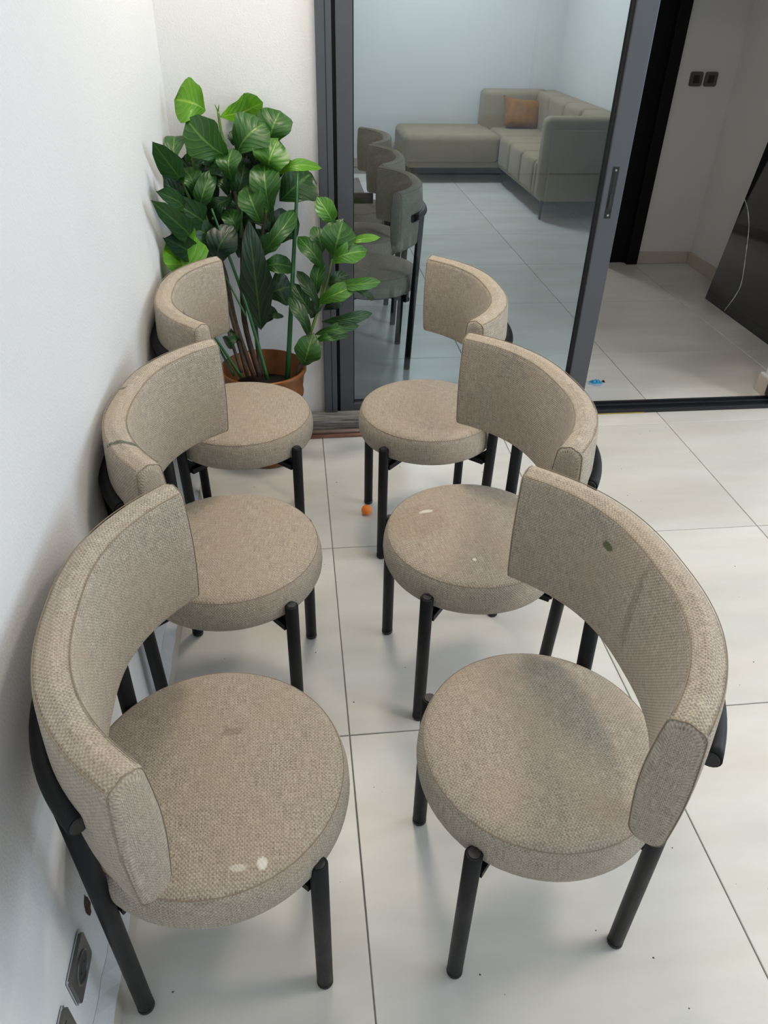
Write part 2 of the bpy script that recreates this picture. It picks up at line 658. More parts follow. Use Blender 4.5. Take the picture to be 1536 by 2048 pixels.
jb = d2box('jamb', 0.105, 0.159, 2.952, 3.06, .021, 2.10, M['alu'])
d2box('jamb_groove', 0.136, 0.139, 2.9512, 2.9522, .021, 2.10, M['alu_black'], jb, bev=0)
d2box('seal_gap', 0.159, 0.173, 2.985, 3.05, .021, 2.10, M['gasket'], bev=0)
d2box('stile', 0.173, 0.231, 2.962, 3.012, .03, 2.08, M['alu'])
st = d2box('stile', 1.212, 1.296, 2.962, 3.012, .03, 2.08, M['alu'], bev=.004)
d2box('gasket', 1.203, 1.212, 2.972, 3.002, .085, 2.02, M['gasket'], st, bev=0)
d2box('gasket', 0.231, 0.236, 2.972, 3.002, .085, 2.02, M['gasket'], bev=0)
d2box('bottom_rail', 0.231, 1.212, 2.962, 3.012, .03, .085, M['alu'])
d2box('top_rail', 0.231, 1.212, 2.962, 3.012, 2.02, 2.08, M['alu'])
d2box('glass_pane', 0.232, 1.211, 2.984, 2.990, .085, 2.02, M['glass'], bev=0)
d2box('jamb', 2.255, 2.285, 2.95, 3.05, .021, 2.10, M['alu_black'])
lk = d2box('lock_plate', 1.2355, 1.2605, 2.9595, 2.9622, .872, 1.062, M['gasket'], bev=.001)
d2box('lock_slot', 1.244, 1.257, 2.9585, 2.9598, .965, 1.045, M['alu_black'], lk, bev=0)
d2box('lock_slider', 1.241, 1.255, 2.956, 2.9598, .912, .965, M['cap'], lk, bev=.001)
for zz in (.884, 1.05):
    v, f = tube_data([(1.248 - .7, 2.9596 - GY, zz), (1.248 - .7, 2.958 - GY, zz)], .0042, 12)
    mesh_obj('screw', v, f, M['chrome'], lk)
tr = d2box('floor_track', 0.105, 2.285, 2.942, 3.038, 0.0005, .012, M['alu_black'])
d2box('track_rib', 0.105, 2.285, 2.942, 2.952, .012, .021, M['alu_black'], tr)
d2box('track_rib', 0.105, 2.285, 2.982, 2.990, .012, .026, M['alu_black'], tr)
d2box('track_rib', 0.105, 2.285, 3.028, 3.038, .012, .021, M['alu_black'], tr)
d2box('sealant_strip', 1.05, 1.60, 2.9375, 2.942, 0.0005, .004, M['yellow'], tr, bev=0)

# chipped hole in the left wall
v = [(WX + .0012, .715, .262)]
n = 16
for k in range(n):
    a = 2 * PI * k / n
    r = random.uniform(.75, 1.15)
    v.append((WX + .0008, .715 + .013 * r * math.cos(a), .262 + .034 * r * math.sin(a)))
mesh_obj('chip', v, [(0, 1 + k, 1 + (k + 1) % n) for k in range(n)], M['chip'], wl)


# ================================================================== chairs
SEAT_R = .214
FBK, DBK, WBK, NBK = -.172, .124, .292, 2.6     # plan curve of the backrest
TH = .027
ZB, ZT = .630, .882
RZ = .768


def plan(s, df):
    return FBK + df + DBK * (abs(s) / WBK) ** NBK


def plan_normal(s):
    d = DBK * NBK * (abs(s) / WBK) ** (NBK - 1) / WBK * (1 if s >= 0 else -1)
    t = Vector((d, 1.0)).normalized()
    return t, Vector((t.y, -t.x))            # tangent, and the normal towards the sitter


def plan_pt(s, df, off):
    t, n = plan_normal(s)
    return Vector((plan(s, df), s)) + n * off


def back_profile():
    """closed section: (offset towards the sitter, z)"""
    r, q = .016, .022                          # top and bottom roundings
    pts = []
    z0, z1 = ZB + q, ZT - r
    for k in range(11):                        # inner face, rising
        pts.append((TH + .008 * math.sin(PI * k / 10), z0 + (z1 - z0) * k / 10))
    for k in range(1, 5):
        a = PI / 2 * k / 5
        pts.append((TH - r + r * math.cos(a), ZT - r + r * math.sin(a)))
    for k in range(5):                         # top, slightly crowned
        x = (TH - r) * (1 - 2 * k / 4)
        pts.append((x, ZT + .004 * math.sin(PI * k / 4)))
    for k in range(1, 5):
        a = PI / 2 + PI / 2 * k / 5
        pts.append((-TH + r + r * math.cos(a), ZT - r + r * math.sin(a)))
    for k in range(11):
        pts.append((-TH - .005 * math.sin(PI * k / 10), z1 - (z1 - z0) * k / 10))
    for k in range(1, 5):
        a = PI + PI / 2 * k / 5
        pts.append((-TH + q + q * math.cos(a), ZB + q + q * math.sin(a)))
    for k in range(3):
        pts.append(((-TH + q) * (1 - k), ZB))
    for k in range(1, 5):
        a = 1.5 * PI + PI / 2 * k / 5
        pts.append((TH - q + q * math.cos(a), ZB + q + q * math.sin(a)))
    return pts


PROF = back_profile()
PER = [0.0]
for k in range(len(PROF)):
    a, b = PROF[k], PROF[(k + 1) % len(PROF)]
    PER.append(PER[-1] + math.hypot(a[0] - b[0], a[1] - b[1]))


def make_back(df, mat, parent):
    stations = []
    NS = 44
    ends = [(.0, 0.0), (.004, .0015), (.008, .005), (.0105, .011)]
    for sgn in (-1,):
        for d, ins in reversed(ends[1:]):
            stations.append((-WBK, -d, ins))
    for k in range(NS + 1):
        stations.append((-WBK + 2 * WBK * k / NS, 0, 0))
    for d, ins in ends[1:]:
        stations.append((WBK, d, ins))
    verts, rows, arc = [], [], []
    prev = None
    acc = 0.0
    for s, ext, ins in stations:
        t, n = plan_normal(s)
        c = Vector((plan(s, df), s)) + t * ext
        if prev is not None:
            acc += (c - prev).length
        prev = c
        arc.append(acc)
        row = []
        for o, z in PROF:
            oo = o * (1 - ins / TH) if ins else o
            zc = (ZB + ZT) / 2
            zz = zc + (z - zc) * (1 - ins / ((ZT - ZB) / 2)) if ins else z
            p = c + n * oo
            row.append(len(verts))
            verts.append((p.x, p.y, zz))
        rows.append(row)
    faces, uv = [], []
    m = len(PROF)
    for j in range(len(rows) - 1):
        for i in range(m):
            i2 = (i + 1) % m
            faces.append((rows[j][i], rows[j + 1][i], rows[j + 1][i2], rows[j][i2]))
            uv.append([(arc[j], PER[i]), (arc[j + 1], PER[i]), (arc[j + 1], PER[i + 1]), (arc[j], PER[i + 1])])
    faces.append(tuple(rows[0]))
    uv.append([(o + .3, z) for o, z in PROF])
    faces.append(tuple(reversed(rows[-1])))
    uv.append([(o + .3, z) for o, z in reversed(PROF)])
    b = mesh_obj('backrest', verts, faces, mat, parent, smooth=True, uvs=uv)
    # sewn seams: along both top edges and round the two end panels
    v, f = [], []
    for o, z in ((TH - .0035, ZT - .0028), (-TH + .0035, ZT - .0028)):
        tube_data([(*plan_pt(-WBK + 2 * WBK * k / 40, df, o), z) for k in range(41)], .0009, 5, True, v, f)
    for e in (-1, 1):
        loop = []
        t, n = plan_normal(e * WBK)
        c = Vector((plan(e * WBK, df), e * WBK)) + t * (.0045 * e)
        for i in range(0, m + 1):
            o, z = PROF[i % m]
            p = c + n * (o * .96)
            loop.append((p.x, p.y, (ZB + ZT) / 2 + (z - (ZB + ZT) / 2) * .992))
        tube_data(loop, .0008, 5, False, v, f)
    mesh_obj('seam', v, f, M['seam'], b, smooth=True)
    return b


SEAT_PROF = [(.0, .376), (.10, .376), (.195, .3765), (.212, .379), (.221, .386), (.2262, .397), (.2285, .414), (.2275, .432), (.224, .448), (.2195, .4585),
             (.2145, .4640), (.205, .4680), (.18, .4730), (.14, .4775), (.09, .4805), (.04, .482), (.0005, .4822)]
SEAT_PROF = [(r, .384 + (z - .376) * 1.09) for r, z in SEAT_PROF]
LS, LF = .166, .171
LR = .0158


def chair(name, loc, ang, df, fabric, label, cat_group, seat_k=1.0):
    root = tag(empty(name, (loc[0], loc[1], 0), ang), label, 'chair', cat_group)
    seat = lathe('seat', SEAT_PROF, fabric, root, seg=72, top_from=9)
    seat.scale = (seat_k, seat_k, 1)
    ring = [(.2185 * math.cos(2 * PI * k / 72), .2185 * math.sin(2 * PI * k / 72), .4758) for k in range(73)]
    v, f = tube_data(ring, .0009, 5, False)
    mesh_obj('seam', v, f, M['seam'], seat, smooth=True)
    lathe('dust_cover', [(.0005, .3845), (.17, .3845), (.175, .377), (.17, .3685), (.0005, .3685)], M['underside'], root, seg=40)
    # frame under the seat: two crossing bars that reach the legs
    bm = bmesh.new()
    for sg in (-1, 1):
        L = math.hypot(LS, LF) - .012
        vs = add_box(bm, -L, L, -.016, .016, .352, .3685)
        bmesh.ops.rotate(bm, verts=vs, cent=(0, 0, 0), matrix=Matrix.Rotation(sg * math.atan2(LS, LF), 3, 'Z'))
    bm_obj('seat_frame', bm, M['leg'], root)
    for sx in (-1, 1):
        for sy in (-1, 1):
            a = math.atan2(sy * LS, sx * LF)
            d = Vector((math.cos(a), math.sin(a)))
            n = Vector((-d.y, d.x))
            r0, r1 = .165, math.hypot(LS, LF) - .008
            v = []
            for w in (-.004, .004):
                for r, z in ((r0, .353), (r1, .353), (r1, .402), (r1 - .018, .384), (r0, .374)):
                    p = d * r + n * w
                    v.append((p.x, p.y, z))
            mesh_obj('bracket', v, [(0, 1, 2, 3, 4), (9, 8, 7, 6, 5)] + [(k, 5 + k, 5 + (k + 1) % 5, (k + 1) % 5) for k in range(5)], M['leg'], root)
    # legs: short ones in front, long ones up to the rail behind
    for sy in (-1, 1):
        lg = tube('leg', [(LF, sy * LS, .012), (LF, sy * LS, .428), (LF, sy * LS, .4315)], [LR, LR, LR - .0025], M['leg'], root, seg=20)
        tube('cap', [(LF, sy * LS, .4312), (LF, sy * LS, .4338)], [LR - .004, LR - .0055], M['cap'], lg, seg=16)
        tube('foot', [(LF, sy * LS, 0), (LF, sy * LS, .004), (LF, sy * LS, .013)], [LR - .002, LR + .0004, LR + .0004], M['cap'], lg, seg=20)
    for sy in (-1, 1):
        top = plan_pt(sy * .168, df, -(TH + .009))
        lg = tube('leg', [(-LF, sy * LS, .012), (top.x, top.y, RZ - .004)], LR, M['leg'], root, seg=20)
        tube('foot', [(-LF, sy * LS, 0), (-LF, sy * LS, .004), (-LF, sy * LS, .013)], [LR - .002, LR + .0004, LR + .0004], M['cap'], lg, seg=20)
    b = make_back(df, fabric, root)
    smax = .247
    pts = [(*plan_pt(-smax + 2 * smax * k / 36, df, -(TH + .010)), RZ) for k in range(37)]
    rail = tube('back_rail', pts, LR, M['leg'], root, seg=18)
    for e in (0, -1):
        p, q = Vector(pts[e]), Vector(pts[1 if e == 0 else -2])
        d = (p - q).normalized()
        tube('cap', [p - d * .001, p + d * .0025], [LR - .0015, LR - .004], M['cap'], rail, seg=16)
    return root


BEIGE_LO, BEIGE_HI, BEIGE_WARM = rgb(114, 105, 93), rgb(204, 193, 175), rgb(174, 154, 132)
GREEN, WHITE_P, STAIN_CREASE, REDST = rgb(46, 72, 50), rgb(228, 224, 210), rgb(84, 72, 58), rgb(150, 112, 90)


def fab(n, spots):
    return fabric_mat('beige_tweed_' + n, BEIGE_LO, BEIGE_HI, BEIGE_WARM, spots)


CH_GROUP = 'beige tweed chairs in two facing rows'
R_ = math.radians
chair('dining_chair', (-.183, .819), R_(1.4), .005,
      fab('paint_marks', [(.080, -.178, .484, .009, .010, .02, WHITE_P, .8), (.045, -.182, .485, .014, .006, .02, WHITE_P, .45), (.03, .06, .491, .02, .01, .03, STAIN_CREASE, .3)]),
      'nearest beige tweed chair by the left wall, white paint marks on its seat', CH_GROUP, 1.04)
chair('dining_chair', (-.194, 1.4695), R_(-7.2), -.008,
      fab('green_stroke', [(-.12, -.215, .885, .05, .007, .02, GREEN, .75), (-.195, .02, .885, .012, .006, .02, STAIN_CREASE, .8)]),
      'middle beige tweed chair by the left wall, green stroke on top of its backrest', CH_GROUP)
chair('dining_chair', (-.193, 2.168), R_(.1), -.01,
      fab('green_smear', [(-.13, .05, .76, .03, .022, .045, GREEN, .7)]),
      'farthest beige tweed chair by the left wall, in front of the plant pot', CH_GROUP)
chair('dining_chair', (.410, .825), R_(183.5), .025,
      fab('green_dot', [(-.105, -.112, .832, .02, .013, .008, rgb(70, 84, 44), .8), (-.125, -.01, .77, .03, .012, .10, STAIN_CREASE, .3)]),  # second spot paints the shade of an upright backrest crease
      'nearest beige tweed chair of the right row, small green stain inside its backrest', CH_GROUP)
chair('dining_chair', (.419, 1.470), R_(188), -.01,
      fab('white_flecks', [(.10, -.085, .488, .022, .008, .02, WHITE_P, .95), (.045, .13, .488, .006, .006, .02, WHITE_P, .95), (.13, -.05, .488, .09, .08, .03, REDST, .22)]),
      'middle beige tweed chair of the right row, white fleck on its reddish stained seat', CH_GROUP)
chair('dining_chair', (.413, 2.148), R_(182.2), -.003, fab('plain', [(-.06, -.2, .87, .008, .008, .01, STAIN_CREASE, .8)]),
      'farthest beige tweed chair of the right row, in front of the sliding glass door', CH_GROUP)

grey = fabric_mat('grey_tweed', rgb(132, 119, 104), rgb(206, 190, 170), rgb(178, 156, 134))
GG = 'grey chairs behind the glass'
chair('dining_chair', (.375, 3.665), R_(181), -.03, grey, 'grey tweed chair behind the glass, nearest to the door', GG)
chair('dining_chair', (.380, 4.29), R_(180), -.03, grey, 'grey tweed chair behind the glass, middle one of three', GG)
chair('dining_chair', (.385, 4.915), R_(181), -.03, grey, 'grey tweed chair behind the glass, farthest of three', GG)


# ================================================================== living room furniture
tb = tag(empty('dining_table', (-.55, 4.18, 0)), 'walnut table behind the glass door, beside the grey chairs', 'table')
ox, oy = .55, -4.18
box('table_top', -1.5 + ox, .372 + ox, 4.0 + oy, 4.36 + oy, .725, .752, M['wood'], tb, bev=.003)
box('apron', -1.45 + ox, .415 + ox, 3.985 + oy, 4.0 + oy, .70, .752, M['wood_dark'], tb, bev=.002)
for lx in (-1.4, -.02):
    for ly in (4.03, 4.33):
        box('leg', lx - .02 + ox, lx + .02 + ox, ly - .02 + oy, ly + .02 + oy, 0, .725, M['wood_dark'], tb, bev=.003)

sf = tag(empty('corner_sofa', (2.1, 7.6, 0)), 'olive grey L-shaped corner sofa with channelled cushions behind the glass', 'sofa')
SO = (2.1, 7.6)


def sbox(name, x0, x1, y0, y1, z0, z1, bev, parent=sf, mat=None, seg=4):
    return box(name, x0 - SO[0], x1 - SO[0], y0 - SO[1], y1 - SO[1], z0, z1, mat or M['sofa'], parent, bev=bev, seg=seg)


sbox('base', 1.17, 2.80, 7.97, 8.72, .14, .20, .012)
sbox('base', 2.11, 2.80, 6.50, 7.97, .14, .20, .012)
sbox('chaise_cushion', 1.13, 2.10, 7.92, 8.74, .195, .445, .06, seg=6)
sbox('seat_cushion', 2.10, 2.64, 7.93, 8.50, .195, .445, .045, seg=5)
for a, b in ((7.52, 7.93), (7.11, 7.52), (6.70, 7.11), (6.60, 6.70)):
    sbox('seat_cushion', 2.075, 2.62, a + .002, b - .002, .165, .445, min(.045, (b - a) * .42), seg=5)
sbox('back_cushion', 2.03, 2.74, 8.48, 8.765, .20, .775, .05, seg=5)
for a, b in ((8.10, 8.62), (7.62, 8.10), (7.14, 7.62), (6.62, 7.14)):
    sbox('back_cushion', 2.58, 2.80, a + .002, b - .002, .40, .775, .05, seg=5)
sbox('back_frame', 2.74, 2.858, 6.50, 8.765, .15, .765, .03)
sbox('arm', 2.07, 2.855, 6.455, 6.61, .15, .79, .055, seg=6)
ap = sbox('arm_panel', 2.13, 2.85, 6.435, 6.465, .155, .70, .01)
for lx, ly in ((2.125, 6.49), (2.82, 6.49), (2.16, 7.99), (1.22, 8.02), (1.22, 8.66), (2.80, 8.66)):
    tube('leg', [(lx - SO[0], ly - SO[1], 0), (lx - SO[0], ly - SO[1], .145)], [.009, .015], M['metal_dark'], sf, seg=8)

# mustard cushion with pinched corners
pl = tag(empty('throw_pillow', (2.40, 8.36, .445)), 'crumpled mustard velvet cushion lying on the corner sofa', 'cushion')
v, f = [], []
N = 16
for side in (1, -1):
    for i in range(N + 1):
        for jx in range(N + 1):
            a, b = 2 * i / N - 1, 2 * jx / N - 1
            pin = 1 - .10 * (1 - a * a) * abs(b) ** 3
            pin2 = 1 - .10 * (1 - b * b) * abs(a) ** 3
            th = .075 * ((1 - a ** 4) * (1 - b ** 4)) ** .55 + .010 * math.sin(5 * a + 2 * b) * (1 - a * a) * (1 - b * b)
            v.append((a * .205 * pin2 + .02 * b * a, side * th, .145 + b * .145 * pin + .012 * math.sin(3 * a)))
for s in range(2):
    o = s * (N + 1) ** 2
    for i in range(N):
        for jx in range(N):
            q = (o + i * (N + 1) + jx, o + (i + 1) * (N + 1) + jx, o + (i + 1) * (N + 1) + jx + 1, o + i * (N + 1) + jx + 1)
            f.append(q if s else tuple(reversed(q)))
cush = mesh_obj('cover', v, f, M['mustard'], pl, smooth=True)
cush.rotation_euler = (R_(-24), R_(9), 0)
cv = [(.16, -.03, .34), (.215, -.02, .40), (.19, -.035, .31), (.15, -.05, .30)]
e = mesh_obj('corner_fold', [(.10, -.05, .27), (.225, -.02, .305), (.19, -.055, .215), (.11, -.075, .20), (.15, -.085, .25)],
             [(0, 1, 4), (1, 2, 4), (2, 3, 4), (3, 0, 4)], M['mustard'], pl, smooth=True)
e.rotation_euler = (R_(-24), R_(9), 0)

# ================================================================== hall
for k, (x, lb) in enumerate(((2.619, 'graphite light switch on the hall wall, nearer the black door'), (2.719, 'graphite light switch on the hall wall, nearer the corner'))):
    sw = tag(empty('light_switch', (x, 5.22, 1.172)), lb, 'switch', 'light switches on the hall wall')
    bm = bmesh.new()
    add_box(bm, -.0425, .0425, -.010, 0, -.041, .041)
    bmesh.ops.bevel(bm, geom=[e for e in bm.edges if abs(e.verts[0].co.y - e.verts[1].co.y) > .005], offset=.013, segments=5, affect='EDGES', profile=.5)
    bm_obj('plate', bm, M['plate'], sw)
    bm = bmesh.new()
    vs = add_box(bm, -.02, .02, -.0145, -.009, -.022, .022)
    bmesh.ops.bevel(bm, geom=bm.edges[:], offset=.002, segments=2, affect='EDGES')
    bmesh.ops.rotate(bm, verts=bm.verts[:], cent=(0, -.01, 0), matrix=Matrix.Rotation(R_(4 if k else -4), 3, 'X'))
    bm_obj('rocker', bm, M['plate_dark'], sw)

gp = tag(empty('glass_panel', (2.647, 3.9, 0)), 'cracked smoked glass panel leaning on the hall wall', 'glass panel')
sl = .117 / .907
tx = .008
v = []
for y in (-.62, .56):
    for x, z in ((0, 0), (sl * 1.70, 1.70)):
        v += [(x, y, z), (x + tx, y, z - tx * sl if z else 0)]
tube('pane_edge', [(.003, .561, 0.002), (.003 + sl * 1.70, .561, 1.698)], .0022, M['plate'], gp, seg=6)
mesh_obj('pane', v, [(0, 2, 6, 4), (1, 5, 7, 3), (0, 1, 3, 2), (4, 6, 7, 5), (0, 4, 5, 1), (2, 3, 7, 6)], M['smoked'], gp)
CRACK = [(2.725, 4.455, .606), (2.72, 4.385, .565), (2.711, 4.315, .496), (2.701, 4.266, .422), (2.691, 4.225, .346), (2.682, 4.185, .269), (2.671, 4.153, .189), (2.663, 4.16, .125), (2.655, 4.183, .064), (2.648, 4.208, .011)]
# smooth the crack line
cp = [Vector((x - 2.6475, y - 3.9, z)) for x, y, z in CRACK]
fine = []
for i in range(len(cp) - 1):
    p0, p1, p2, p3 = cp[max(i - 1, 0)], cp[i], cp[i + 1], cp[min(i + 2, len(cp) - 1)]
    for k in range(5):
        t = k / 5
        fine.append(.5 * ((2 * p1) + (p2 - p0) * t + (2 * p0 - 5 * p1 + 4 * p2 - p3) * t * t + (3 * p1 - p0 - 3 * p2 + p3) * t ** 3))
fine.append(cp[-1])
tube('crack', fine, [random.uniform(.0018, .004) for _ in fine], M['crack'], gp, seg=6)

# candy wrapper on the floor beyond the track
cw = tag(empty('candy_wrapper', (1.468, 3.262, 0.0008)), 'small crumpled blue and clear wrapper on the hall floor', 'wrapper')
rnd = random.Random(3)


def crumple(name, cx, cy, rx, ry, h, mat):
    v, f = [(cx, cy, h)], []
    rings, seg = 4, 14
    for r in range(1, rings + 1):
        for s in range(seg):
            a = 2 * PI * s / seg
            k = r / rings * rnd.uniform(.85, 1.15)
            v.append((cx + rx * k * math.cos(a), cy + ry * k * math.sin(a), max(0.0, h * (1 - (r / rings) ** 2) * rnd.uniform(.5, 1.3)) if r < rings else 0))
    for s in range(seg):
        f.append((0, 1 + s, 1 + (s + 1) % seg))
    for r in range(rings - 1):
        for s in range(seg):
            a, b = 1 + r * seg + s, 1 + r * seg + (s + 1) % seg
            f.append((a, a + seg, b + seg, b))
    return mesh_obj(name, v, f, mat, cw)


crumple('film', 0, 0, .066, .034, .008, M['film'])
crumple('blue_part', .010, .004, .036, .028, .020, M['blue'])
crumple('dark_end', .055, .016, .010, .008, .010, M['metal_dark'])

# ================================================================== small things in the front room
def socket(y, z, well, lb):
    s = tag(empty('wall_socket', (WX, y, z)), lb, 'socket', 'graphite wall sockets')
    bm = bmesh.new()
    add_box(bm, 0, .0095, -.0415, .0415, -.0415, .0415)
    ed = [e for e in bm.edges if abs(e.verts[0].co.x - e.verts[1].co.x) > .005]
    bmesh.ops.bevel(bm, geom=ed, offset=.010, segments=5, affect='EDGES', profile=.5)
    bm_obj('plate', bm, M['plate'], s)
    box('edge', 0, .0055, -.0422, .0422, -.0422, .0422, M['chrome'], s, bev=.004)
    if well:
        o = lathe('socket_ring', [(.0275, 0), (.0275, .0022), (.025, .0022), (.0235, -.001)], M['plate'], s, seg=32)
        o.rotation_euler = (0, PI / 2, 0)
        o.location = (.0095, 0, 0)
        o = lathe('socket_well', [(.024, .0006), (.02, .0008), (.0005, .0009)], M['plate_dark'], s, seg=32)
        o.rotation_euler = (0, PI / 2, 0)
        o.location = (.0095, 0, 0)
        for dyy in (-.0095, .0095):
            tube('pin_hole', [(.0103, dyy, 0), (.0108, dyy, 0)], .0024, M['gasket'], s, seg=10)
    else:
        box('cover', .0094, .0112, -.026, .026, -.026, .026, M['plate'], s, bev=.0008)
    return s


socket(.6185, .2505, True, 'graphite socket with a round well on the left wall, under the nearest chair')
socket(.5050, .2505, False, 'graphite blank socket plate at the lower left edge of the photo')

ball = lathe('toy_ball', [(.0195 * math.sin(PI * k / 16) + 1e-5, .0195 - .0195 * math.cos(PI * k / 16)) for k in range(17)], M['orange'], seg=28)
ball.location = (.222, 2.232, 0)
tag(ball, 'small orange ball on the floor between the chair rows', 'ball')

sill = tag(box('sill_profile', -.40, .62, 2.868, 2.966, 0.0005, .052, M['sill'], bev=.003), 'weathered grey sill profile lying along the foot of the door', 'sill')
box('lip', -.40, .62, 2.868, 2.878, .052, .058, M['sill'], sill, bev=.002)
bp = tag(tube('pipe', [(-.40, 2.843, .0125), (.62, 2.846, .0125)], .0122, M['brown_pipe'], seg=16), 'dull brown pipe on the floor against the grey sill', 'pipe')
cpipe = tag(empty('copper_pipe', (.5, 2.838, .0085)), 'thin copper pipe on the floor in front of the brown pipe', 'pipe')
tube('pipe_body', [(-.87, -.030, 0), (.13, -.012, 0), (.60, .052, 0), (.845, .080, 0)], .0082, M['copper'], cpipe, seg=14)
o = lathe('pipe_end', [(.011 * math.sin(PI * k / 10) + 1e-5, -.011 * math.cos(PI * k / 10)) for k in range(11)], M['copper'], cpipe, seg=14)
o.location = (.853, .081, .0025)

# ================================================================== potted plants
pp = tag(empty('potted_plant', (-.14, 2.69, 0)), 'fiddle-leaf fig and green canes in a brown pot, in the corner', 'plant')
PO = Vector((-.14, 2.69, 0))
pot = lathe('pot', [(.0005, .002), (.108, .002), (.116, .008), (.145, .27), (.147, .285), (.152, .288), (.152, .300), (.148, .303), (.158, .375), (.166, .386), (.166, .398), (.161, .402), (.156, .398), (.142, .30), (.0005, .30)], M['pot'], pp, seg=56)
lathe('soil', [(.143, .302), (.1, .309), (.05, .306), (.0005, .311)], M['soil'], pp, seg=24)


def stemtube(name, pts, r0, r1, mat):
    pts = [Vector(p) - PO for p in pts]
    fine = []
    for i in range(len(pts) - 1):
        p0, p1, p2, p3 = pts[max(i - 1, 0)], pts[i], pts[i + 1], pts[min(i + 2, len(pts) - 1)]
        for k in range(5):
            t = k / 5
            fine.append(.5 * ((2 * p1) + (p2 - p0) * t + (2 * p0 - 5 * p1 + 4 * p2 - p3) * t * t + (3 * p1 - p0 - 3 * p2 + p3) * t ** 3))
    fine.append(pts[-1])
    n = len(fine)
    return tube(name, fine, [r0 + (r1 - r0) * k / (n - 1) for k in range(n)], mat, pp, seg=8)


